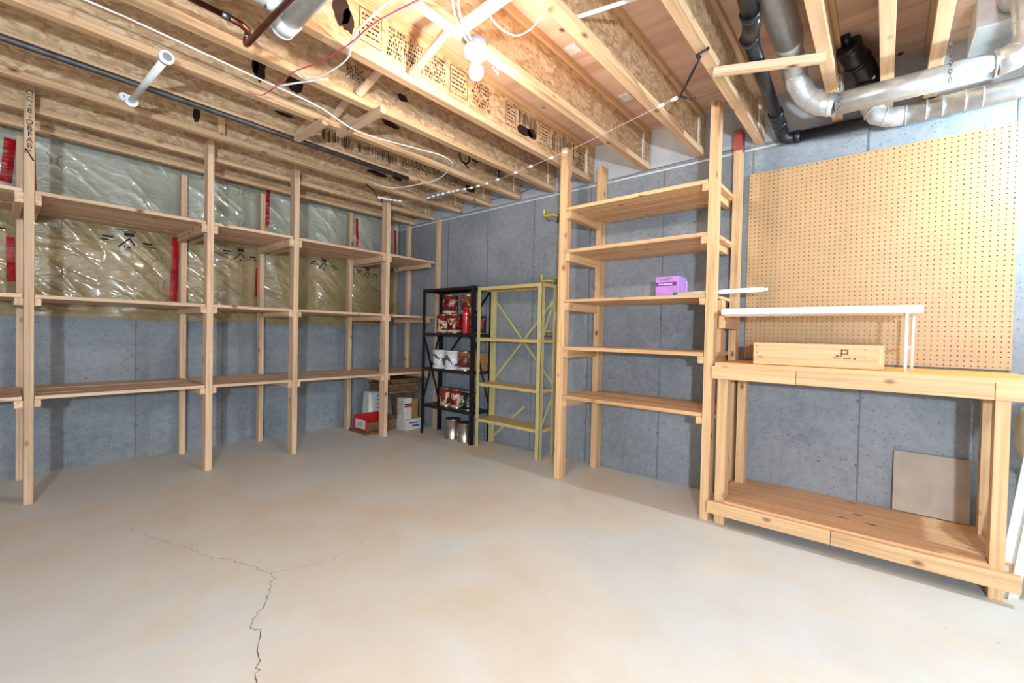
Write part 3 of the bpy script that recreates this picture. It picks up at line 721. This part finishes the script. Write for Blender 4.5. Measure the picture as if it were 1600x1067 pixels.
# ---- paint cans
def can(x, y, z, rad, h, body, label_mat, label, cat='paint can', handle=False, group='paint cans on the black shelf'):
    t = lathe('paint_can', [(0, 0), (rad-.003, 0), (rad, .002), (rad, .006), (rad-.0025, .009), (rad-.0025, h-.009), (rad, h-.006), (rad, h-.002), (rad-.004, h), (rad-.008, h-.004), (0, h-.004)], body, None, (x, y, z), 28)
    tag(t, label, cat, group)
    if label_mat: lathe('paper_label', [(rad-.0022, .012), (rad-.0012, .012), (rad-.0012, h-.012), (rad-.0022, h-.012)], label_mat, t, (x, y, z), 28)
    lathe('can_lid', [(rad-.02, h-.0035), (rad-.018, h-.0015), (rad-.009, h-.0005), (rad-.0075, h-.003)], TIN, t, (x, y, z), 28)
    for s in (1, -1): lathe('handle_ear', [(0, .004), (.007, .003), (.009, 0)], TIN, t, (x, y+s*(rad-.0025), z+h*.78), 10, (-PI/2*s, 0, 0))
    pts = [(x-(rad+.006)*math.sin(a)*.98, y+(rad+.002)*math.cos(a), z+h*.78-.05*math.sin(a)) for a in [PI*k/14 for k in range(15)]]
    tube('wire_handle', pts, .0016, STEEL, t, 6)
    return t
Z1, Z2, Z3 = 1.066, .7012, .3132
can(3.03, 3.50, Z1, .073, .19, TIN, LBL_RED, 'red and cream paint can, leftmost on the top loaded black shelf')
can(3.03, 3.335, Z1, .076, .19, TIN, LBL_RED, 'red labelled paint can, second from left on the top loaded black shelf')
can(3.10, 3.185, Z1, .073, .19, TIN, LBL_BRN, 'brown labelled paint can directly behind the red bottle')
can(3.05, 3.43, Z1+.1905, .078, .195, TIN, LBL_RED, 'paint can stacked on the two leftmost red cans')
can(3.09, 3.2, Z1+.1905, .075, .195, TIN, LBL_BRN, 'paint can stacked above the red bottle on black shelf')
can(3.10, 3.047, Z1, .062, .185, TIN, LBL_BLU, 'navy labelled can at the right end of the top loaded black shelf')
can(3.02, 3.53, Z2, .082, .19, PVC, LBL_WHT, 'white paint can, leftmost on the middle black shelf')
can(3.02, 3.34, Z2, .082, .19, PVC, LBL_WHT, 'white paint can between the other white can and the brown one')
can(3.02, 3.155, Z2, .08, .19, TIN, LBL_BRN, 'brown and cream paint can on the middle black shelf')
can(3.05, 3.46, Z3, .076, .19, TIN, LBL_RED, 'red and cream paint can, leftmost on the lowest black shelf')
can(3.05, 3.30, Z3, .076, .19, TIN, LBL_RED, 'cream paint can with red print, middle of the lowest black shelf')
can(3.05, 3.125, Z3, .08, .19, TIN, LBL_BLK, 'black and white paint can on the lowest black shelf')
can(3.03, 3.335, 0, .083, .20, TIN, None, 'bare silver paint can on the floor, left of the pair', group='bare cans under the black shelf')
can(3.03, 3.155, 0, .078, .185, TIN, None, 'bare silver paint can on the floor, right of the pair', group='bare cans under the black shelf')
rb_ = thing('bottle', 'glossy red metal bottle standing in front of the paint cans', 'bottle', (2.985, 3.12, Z1))
lathe('bottle_body', [(0, 0), (.036, 0), (.038, .004), (.038, .19), (.036, .205), (.03, .225), (.024, .235)], REDG, rb_, (2.985, 3.12, Z1), 24)
lathe('bottle_cap', [(.024, .233), (.026, .236), (.024, .256), (.014, .262), (.012, .278), (0, .282)], REDG, rb_, (2.985, 3.12, Z1), 20)
lathe('silver_band', [(.0385, .186), (.0392, .188), (.0392, .196), (.0382, .198)], TIN, rb_, (2.985, 3.12, Z1), 24)
tag(board('carton', (3.06, 2.995, Z2+.0005), (3.17, 3.075, Z2+.175), CARD, None, .002), 'small brown carton at right end of the middle black shelf', 'box')

# ================================================================== CARTONS IN THE CORNER
t = thing('tray_carton', 'open red and white carton tray on the floor under the left rack', 'box', (2.66, 4.27, 0), math.radians(0))
def lpart(name, a, b, m, t, bev=.001): return board(name, a, b, m, t, bev)
lpart('tray_bottom', (2.50, 4.06, .03), (2.86, 4.34, .034), CARD, t)
lpart('tray_end', (2.50, 4.06, .034), (2.505, 4.34, .15), REDB, t)
lpart('tray_end', (2.855, 4.06, .034), (2.86, 4.34, .15), CARDD, t)
lpart('tray_side', (2.505, 4.335, .034), (2.855, 4.34, .17), REDB, t)
lpart('tray_side', (2.505, 4.06, .034), (2.855, 4.065, .115), CARDD, t)
lpart('white_label', (2.4988, 4.09, .045), (2.4999, 4.28, .14), WBOX, t, 0)
link('label_print', textme('J 42', .055), INK, t, (2.4984, 4.19, .092), rot=ROT_NEGX)
tag(board('flat_carton', (2.46, 4.0, 0), (2.72, 4.36, .008), CARD, None, .001), 'flattened brown cardboard piece beneath the red tray', 'cardboard')
board('flat_carton_layer', (2.47, 4.01, .008), (2.70, 4.35, .028), CARDD, bpy.data.objects['flat_carton'], .001)
t = thing('paper_sack', 'tall white paper sack standing behind the front rack post', 'sack', (2.86, 4.42, 0))
bm = bmesh.new(); boxbm(bm, (-.15, -.08, 0), (.15, .08, .39)); bmesh.ops.subdivide_edges(bm, edges=list(bm.edges), cuts=5, use_grid_fill=True)
for v in bm.verts:
    k = v.co.z/.39; v.co.x *= 1.0-.06*k*k; v.co.y *= 1.0-.25*k**3
    n_ = noise.noise(v.co*9); v.co.x += n_*.008; v.co.y += noise.noise(v.co*9+Vector((4, 2, 1)))*.008; v.co.z = max(0, v.co.z)
    if v.co.z < .001: v.co.z = 0
link('sack_body', bm2me(bm, 'sack'), WBOX, t, (2.86, 4.44, 0), True)
for k in range(4): board('sack_print', (2.80, 4.348, .20+.045*k), (2.92, 4.35, .215+.045*k), BLUEP if k % 2 else PRINTG, t, 0)
t = thing('cardboard_stack', 'stack of flattened dark cardboard lying on cartons under the corner shelf', 'cardboard', (3.02, 4.25, .30))
rr = random.Random(5)
tag(board('carton', (3.035, 4.12, 0), (3.13, 4.50, .40), CARDD, None, .003), 'tall brown carton in the corner behind the white cartons', 'box')
for k in range(6):
    dx, dy = rr.uniform(-.02, .02), rr.uniform(-.02, .02)
    board('cardboard_sheet', (2.74+dx, 4.0+dy, .402+k*.026+.002), (3.12+dx*.3, 4.40+dy, .402+k*.026+.024), CARDD, t, .002)
tag(t, 'stack of flattened dark cardboard sheets on top of the corner cartons', 'cardboard')
t = thing('carton', 'long low white carton with blue print on the floor in the corner', 'box', (3.0, 4.03, 0))
board('carton_body', (2.89, 3.93, 0), (3.13, 4.10, .115), WBOX, t, .002)
link('blue_print', polyme([((0, 0, 0), (.10, 0, 0), (.105, 0, .02), (.005, 0, .022)), ((-.03, 0, .04), (.08, 0, .035), (.08, 0, .05), (-.03, 0, .055))], 'p'), BLUEP, t, (2.97, 3.929, .03))
t = thing('carton', 'upright white carton with red and black print in the corner', 'box', (2.94, 4.02, .116))
board('carton_body', (2.885, 3.955, .1155), (2.985, 4.085, .345), WBOX, t, .002)
board('red_stripe', (2.888, 3.954, .245), (2.984, 3.955, .268), PRINTR, t, 0); board('black_stripe', (2.888, 3.9538, .272), (2.984, 3.955, .288), INK, t, 0)
q = []
rr = random.Random(9)
for k in range(9):
    z = -.02*k; x = 0
    while x < .1:
        l = rr.uniform(.006, .02); q.append(((0, -x, z), (0, -min(x+l, .105), z), (0, -min(x+l, .105), z+.008), (0, -x, z+.008))); x += l+.006
link('carton_print', polyme(q, 'p'), PRINTG, t, (2.8846, 4.075, .325))
tag(board('carton', (2.988, 3.96, .1155), (3.075, 4.09, .33), CARD, None, .003), 'brown carton squeezed beside the upright white carton', 'box')

# ================================================================== HOOKS ON THE RIGHT WALL
for i, (y, z, lb) in enumerate(((2.275, 2.12, 'yellow coated utility hook highest on the concrete wall'), (2.285, 1.545, 'yellow coated utility hook level with the olive shelf top'), (2.30, 1.10, 'yellow coated utility hook lowest behind the olive shelf'))):
    t = thing('wall_hook', lb, 'hook', (XR, y, z), 0, 'yellow wall hooks')
    tube('hook_arm', [(XR-.002, y-.04, z), (XR-.06, y-.04, z), (XR-.08, y-.02, z), (XR-.08, y+.045, z), (XR-.075, y+.062, z+.02), (XR-.075, y+.06, z+.06)], .0085, YEL, t, 8, 4)
    tube('hook_brace', [(XR-.002, y-.04, z-.05), (XR-.03, y-.04, z-.045), (XR-.06, y-.02, z-.04), (XR-.065, y+.03, z-.035), (XR-.068, y+.038, z+.0)], .004, STEEL, t, 8, 4)
    board('hook_plate', (XR-.004, y-.052, z-.06), (XR-.0002, y-.028, z+.02), STEEL, t, 0)

# ================================================================== PIPES AND DUCTS
def ring_at(name, p, dirv, rad, ln, m, par, seg=20):
    d_ = Vector(dirv).normalized(); p = Vector(p); return tube(name, [p-d_*ln/2, p+d_*ln/2], rad, m, par, seg)
t = thing('duct', 'shiny galvanised round duct running from the joists along the right wall', 'duct', (2.6, .3, 2.2))
tube('joist_bay_duct', [(.4, .372, 2.47), (2.36, .378, 2.455)], .062, GALV, t, 28)
tube('reducer', [(2.36, .378, 2.455), (2.40, .379, 2.452), (2.47, .381, 2.448)], [.062, .058, .052], GALV, t, 28)
el = tube('elbow', [(2.47, .381, 2.448), (2.555, .384, 2.425), (2.62, .372, 2.37), (2.655, .335, 2.30), (2.662, .275, 2.245), (2.661, .215, 2.224)], .052, GALV, t, 28)
for p, dv in (((2.50, .382, 2.441), (.085, 0, -.023)), ((2.585, .379, 2.40), (.065, -.012, -.055)), ((2.638, .354, 2.335), (.035, -.037, -.07)), ((2.659, .305, 2.272), (.007, -.06, -.055)), ((2.661, .235, 2.231), (0, -.06, -.021))):
    ring_at('elbow_seam', p, dv, .0545, .005, GALV, el, 28)
tube('long_duct', [(2.661, .215, 2.224), (2.661, -.315, 2.220)], .051, GALV, t, 28)
e2 = tube('elbow', [(2.661, -.315, 2.220), (2.662, -.365, 2.232), (2.665, -.40, 2.265), (2.668, -.412, 2.31), (2.67, -.41, 2.40), (2.68, -.40, 2.47), (2.72, -.39, 2.52), (2.80, -.385, 2.535)], .052, GALV, t, 28)
for p, dv in (((2.661, -.315, 2.220), (0, -1, 0)), ((2.664, -.385, 2.248), (0, -.5, .6)), ((2.669, -.411, 2.36), (0, 0, 1)), ((2.70, -.395, 2.50), (.7, 0, .6))): ring_at('elbow_seam', p, dv, .0545, .006, GALV, e2, 28)
bm = bmesh.new(); boxbm(bm, (-.14, -.08, -.07), (.14, .10, .07)); bmesh.ops.bevel(bm, geom=list(bm.edges), offset=.004, segments=1, affect='EDGES')
link('duct_boot', bm2me(bm, 'boot'), GALV, t, (2.95, -.37, 2.53))

t = thing('duct', 'darker galvanised duct tucked behind the long shiny duct on the wall', 'duct', (3.12, -.2, 2.27))
tube('wall_duct', [(3.12, -.05, 2.272), (3.12, -1.4, 2.30)], .048, GALV, t, 28)
e = tube('elbow', [(3.07, .10, 2.398), (3.075, .095, 2.345), (3.09, .065, 2.295), (3.11, .01, 2.275), (3.12, -.05, 2.272)], .049, GALV, t, 28)
for p, dv in (((3.082, .082, 2.318), (0, -.5, -.6)), ((3.10, .035, 2.283), (.2, -.9, -.2)), ((3.12, -.05, 2.272), (0, 1, 0)), ((3.12, -.13, 2.274), (0, 1, 0)), ((3.12, -.19, 2.275), (0, 1, 0)), ((3.12, -.27, 2.277), (0, 1, 0)), ((3.12, -.33, 2.278), (0, 1, 0))):
    ring_at('duct_seam', p, dv, .0508, .005, GALV, e, 28)

t = thing('vent_elbow', 'thick black plastic pipe elbow poking from the joist bay above the duct', 'pipe', (2.95, .13, 2.5))
tube('small_pipe', [(2.83, .20, 2.645), (2.87, .185, 2.595)], .022, ABS, t, 18)
tube('pipe_body', [(2.855, .19, 2.60), (2.91, .168, 2.565), (2.985, .13, 2.53), (3.04, .108, 2.49), (3.065, .10, 2.44), (3.07, .10, 2.405)], .056, ABS, t, 24)
for p, dv in (((2.865, .187, 2.595), (.055, -.022, -.035)), ((2.95, .148, 2.547), (.075, -.038, -.035)), ((3.052, .104, 2.465), (.025, 0, -.05)), ((3.07, .10, 2.41), (0, 0, 1))): ring_at('pipe_hub', p, dv, .0615, .022, ABS, t, 24)
link('pipe_sticker', polyme([((0, .022, -.008), (0, -.022, -.008), (0, -.022, .008), (0, .022, .008))], 's'), WHITE, t, (2.9965, .098, 2.462), rot=(0, -.35, 0))

t = thing('drain_pipe', 'black plastic drain pipe bending down and running along the wall top', 'pipe', (3.1, .5, 2.3))
tube('upper_pipe', [(.5, .40, 2.42), (1.6, .43, 2.40), (1.985, .452, 2.39)], .031, ABS, t, 20)
tube('bend', [(1.985, .452, 2.39), (2.05, .46, 2.388), (2.14, .487, 2.386)], .036, ABS, t, 20)
tube('middle_pipe', [(2.14, .487, 2.386), (2.93, .515, 2.372)], .030, ABS, t, 20)
tube('bend', [(2.90, .514, 2.373), (3.0, .517, 2.37), (3.08, .518, 2.362), (3.135, .515, 2.338), (3.155, .508, 2.318), (3.163, .485, 2.310), (3.165, .44, 2.309)], .036, ABS, t, 20)
tube('long_pipe', [(3.165, .45, 2.309), (3.19, -1.4, 2.276)], .031, ABS, t, 20)
for p, dv in (((1.985, .452, 2.39), (1, 0, 0)), ((2.14, .487, 2.386), (1, 0, 0)), ((2.92, .514, 2.373), (1, 0, 0)), ((3.05, .518, 2.366), (1, 0, -.2)), ((3.165, .44, 2.309), (0, 1, 0))): ring_at('pipe_hub', p, dv, .0385, .03, ABS, t, 20)

def chain(label, x, y, z0, z1):
    t = thing('hanging_chain', label, 'chain', (x, y, z0)); n = int((z1-z0)/.018)
    for k in range(n):
        z = z0+.018*k; ax = k % 2
        pts = [(x+(.005*math.cos(a) if ax else 0)-.0545, y+(0 if ax else .005*math.cos(a)), z+.012*math.sin(a)) for a in [2*PI*i/8 for i in range(9)]]
        tube('chain_link', pts, .0017, STEEL, t, 5)
chain('rusty chain holding the duct near its elbow', 2.66, .198, 2.18, 2.345)
chain('rusty chain holding the duct further right', 2.66, -.180, 2.18, 2.345)

t = thing('drain_pipe', 'thick white plastic drain pipe with a capped hub under the joists', 'pipe', (.75, 1.8, 2.25))
tube('main_pipe', [(.757, 1.82, 2.296), (.762, -.6, 2.28)], .0425, PVC, t, 28)
tube('pipe_hub', [(.757, 1.90, 2.297), (.757, 1.82, 2.296)], .0475, PVC, t, 28)
tube('hub_rim', [(.757, 1.905, 2.297), (.757, 1.89, 2.297)], .0485, PVC, t, 28)
tube('branch_pipe', [(.72, 1.80, 2.308), (.5, 1.80, 2.310), (-1.2, 1.82, 2.312)], .030, PVC, t, 28)
tube('branch_hub', [(.712, 1.80, 2.308), (.66, 1.80, 2.309)], .0335, PVC, t, 28)
board('strap_hanger', (.655, 1.79, 2.27), (.658, 1.81, 2.345), STEEL, t, 0)
t = thing('copper_pipe', 'dull copper water pipe with soldered elbow below the joists', 'pipe', (.6, 2.05, 2.3))
tube('pipe_run', [(-1.6, 2.03, 2.325), (.60, 2.045, 2.318)], .0115, COPPER, t, 16)
tube('elbow', [(.59, 2.045, 2.318), (.655, 2.047, 2.316), (.682, 2.058, 2.312), (.692, 2.075, 2.305), (.692, 2.095, 2.288), (.690, 2.088, 2.270), (.688, 2.06, 2.262)], .0135, COPPER, t, 16)
tube('pipe_run', [(.688, 2.07, 2.262), (.690, -.5, 2.225)], .0115, COPPER, t, 16)
ring_at('solder_joint', (.60, 2.045, 2.318), (1, 0, 0), .0145, .03, STEEL, t, 16); ring_at('solder_joint', (.692, 2.082, 2.298), (0, .1, -1), .0145, .014, STEEL, t, 16)
t = thing('gas_pipe', 'dark steel pipe running along the joists near the left wall', 'pipe', (1, 3.02, 2.32))
tube('pipe_run', [(-2.6, 2.97, 2.327), (1.20, 3.012, 2.327), (2.2, 3.02, 2.327)], .0165, DARKPIPE, t, 14)
t = thing('hanging_rod', 'white plastic tube with end flanges fixed under the left joists', 'rod', (.5, 2.9, 2.3))
tube('rod_tube', [(.506, 2.53, 2.288), (.483, 3.145, 2.288)], .0155, PVC, t, 18)
bm = bmesh.new()
for a in range(20):
    pass
bm.free()
tube('end_ring', [(.507, 2.505, 2.288), (.506, 2.533, 2.288)], .028, PVC, t, 20)
tube('ring_shade_disc', [(.5071, 2.5035, 2.288), (.507, 2.507, 2.288)], .018, flat('hollow_shade', (120, 130, 146), .6), t, 20)  # solid disc, the shade inside the ring put into its grey
tube('end_flange', [(.483, 3.141, 2.288), (.4825, 3.157, 2.288)], .030, PVC, t, 20)
tube('flange_ear', [(.455, 3.155, 2.302), (.4545, 3.1615, 2.302)], .022, PVC, t, 16)
for dx in (-.03, -.012):
    lathe('flange_screw', [(0, .002), (.003, .0015), (.0035, 0)], STEEL, t, (.484+dx, 3.1545, 2.306), 8, (PI/2, 0, 0))

# strips and cleats nailed below the joists
tag(beam('wood_strip', (1.291, 2.60, ZJ-.021), (1.291, 2.985, ZJ-.021), .042, .038, PINE[0], None), 'short grey pine strip nailed under the joists, nearer the left wall', 'wood strip', 'strips nailed under joists')
tag(beam('wood_strip', (1.43, 2.20, ZJ-.021), (1.43, 2.70, ZJ-.021), .042, .038, PINE[0], None), 'short grey pine strip nailed under the joists, nearer the light bulb', 'wood strip', 'strips nailed under joists')
tag(beam('wood_strip', (2.20, .655, ZJ-.018), (2.39, .238, ZJ-.018), .036, .034, PINE[0], None), 'pale wood cleat crossing below the black drain pipe and duct', 'wood strip')
tag(beam('wood_strip', (1.255, 1.375, ZJ-.011), (1.20, .60, ZJ-.011), .05, .019, OFFW, None), 'grey painted strip beside the lit bulb', 'wood strip')
tag(tube('light_tube', [(1.565, 1.012, 2.39), (1.925, .70, 2.60)], .0085, WHITE, None, 12), 'thin white tube spanning two joist webs right of the bulb', 'tube')
tag(board('metal_plate', (2.60, 3.07, ZJ-.004), (2.72, 3.33, ZJ-.001), RIM, None, .0008), 'pale metal sheet across the joist bottoms near the corner', 'plate')

# ================================================================== CABLES
zc = ZJ-.006
tag(tube('cable', [(-1.2, 2.40, zc), (.226, 2.416, zc), (.359, 2.417, zc), (.857, 2.458, zc), (1.2, 2.487, zc-.002), (1.45, 2.502, zc-.045), (1.884, 2.50, zc-.003), (2.064, 2.443, zc-.008), (2.20, 2.48, zc-.012), (2.26, 2.582, zc-.012), (2.359, 2.867, zc-.012), (2.281, 3.29, zc-.012), (2.141, 3.368, zc-.008), (2.055, 3.35, zc-.004)], .0042, CABLE, None, 8, 6), 'long white cable stapled along a joist and looping loose at its end', 'cable')
tag(tube('cable', [(1.05, 1.30, 2.325), (1.003, 1.598, 2.322), (1.002, 1.818, 2.318), (.989, 2.052, 2.326), (.951, 2.237, 2.33), (.95, 2.381, 2.33), (.942, 2.606, 2.335), (.88, 2.63, 2.337)], .0028, REDW, None, 6, 6), 'thin red wire crossing the joists above the pipes', 'wire')
tag(tube('cable', [(1.07, 1.30, 2.33), (1.015, 1.59, 2.332), (1.022, 1.80, 2.33), (1.05, 1.93, 2.315), (1.03, 2.10, 2.30), (1.0, 2.22, 2.31), (.962, 2.25, 2.335)], .0032, CABLE, None, 6, 6), 'thin white wire drooping beside the red wire', 'wire')
tag(tube('cable', [(.98, 1.25, 2.337), (.985, 1.60, 2.337), (1.0, 1.78, 2.337), (1.06, 1.92, 2.337)], .005, CABLE, None, 8, 5), 'double white cable crossing the joists beside the red wire', 'cable')
tag(tube('cable', [(.96, 2.45, 2.338), (1.02, 2.32, 2.338), (1.09, 2.18, 2.338)], .005, CABLE, None, 8, 5), 'short white cable end below the dark ink blots', 'cable')
for k, (dz, lb) in enumerate(((0, 'white cable curving into the lit bulb holder from the left'), (.009, 'second white cable curving above the first one beside the bulb'))):
    tag(tube('cable', [(1.08-.03*k, 1.02, 2.33), (1.06-.02*k, 1.12+.02*k, 2.322+dz), (1.11-.012*k, 1.235+.02*k, 2.308+dz), (1.20-.012*k, 1.31+.02*k, 2.298+dz), (1.28-.01*k, 1.36+.022*k, 2.318+dz), (1.322, 1.385+.02*k, 2.325)], .0048, CABLE, None, 8, 6), lb, 'cable')
tag(tube('cable', [(1.23, 1.20, 2.31), (1.28, 1.21, 2.30), (1.33, 1.19, 2.28), (1.38, 1.17, 2.285), (1.42, 1.13, 2.32), (1.40, 1.06, 2.335)], .003, CABLE, None, 8, 6), 'thin white wire loop right of the bulb holder', 'wire')
t = thing('pull_chain', 'thin pull cord hanging beside the lit bulb', 'pull cord', (1.43, 1.38, 2.3))
tube('cord', [(1.425, 1.375, 2.29), (1.455, 1.36, 2.27), (1.465, 1.355, 2.23), (1.44, 1.365, 2.26)], .0016, CABLE, t, 6, 6)
tag(tube('cable', [(XR-.01, 3.3, 2.375), (XR-.012, 3.0, 2.41), (XR-.01, 2.75, 2.40), (XR-.012, 2.5, 2.43), (XR-.01, 2.36, 2.425)], .004, flat('grey_cable', (110, 110, 118), .5), None, 6, 5), 'thin grey cable drooping along the rim above the concrete wall', 'cable')
tag(tube('cable', [(XR-.0045, 1.86, 2.30), (XR-.0045, 1.55, 2.338), (XR-.0045, 1.25, 2.345), (XR-.0045, .80, 2.35)], .003, flat('grey_cable2', (120, 120, 128), .5), None, 6, 5), 'thin grey wire along the sill behind the five-level rack', 'cable')

# clothesline with white clips and bungee ends
t = thing('clothesline', 'taut cord with white clips strung below the joists to black bungees', 'line', (2.4, 2.2, 2.3))
P = [Vector(p) for p in ((2.296, .844, 2.318), (2.411, 1.273, 2.317), (2.52, 1.712, 2.317), (2.649, 2.56, 2.316), (2.613, 2.996, 2.318), (2.571, 3.497, 2.318), (2.317, 3.643, 2.32))]
path = cat_rom(P, 8)
tube('cord', path, .0019, flat('grey_cord', (186, 178, 170), .6), t, 6)
def along(px): return path[min(len(path)-1, max(0, int(round(px*(len(path)-1)))))]
clips = [.02, .055, .33, .36, .40, .43, .47, .50, .53, .56, .59, .625, .645, .665, .69, .71, .73, .75, .88, .90, .92, .94, .96, .985]
for fq in clips:
    i = fq*(len(path)-1); a = path[int(i)]; b = path[min(int(i)+1, len(path)-1)]; p = a.lerp(b, i-int(i)); dv = (b-a).normalized()
    tube('clip', [p-dv*.017, p+dv*.017], .0095, WHITE, t, 8)
tube('bungee', [(2.296, .844, 2.318), (2.17, .75, 2.325), (2.045, .665, 2.33)], .0065, ABS, t, 8)
tube('bungee_hook', [(2.296, .844, 2.318), (2.32, .815, 2.312), (2.36, .80, 2.315), (2.37, .79, 2.325)], .005, ABS, t, 8, 4)
tube('bungee_hook', [(2.06, .675, 2.329), (2.02, .67, 2.325), (2.0, .64, 2.32), (2.02, .628, 2.332), (2.035, .628, 2.348)], .006, ABS, t, 8, 4)
tube('bungee', [(2.317, 3.643, 2.32), (2.20, 3.53, 2.33), (2.08, 3.455, 2.338)], .0055, ABS, t, 8)
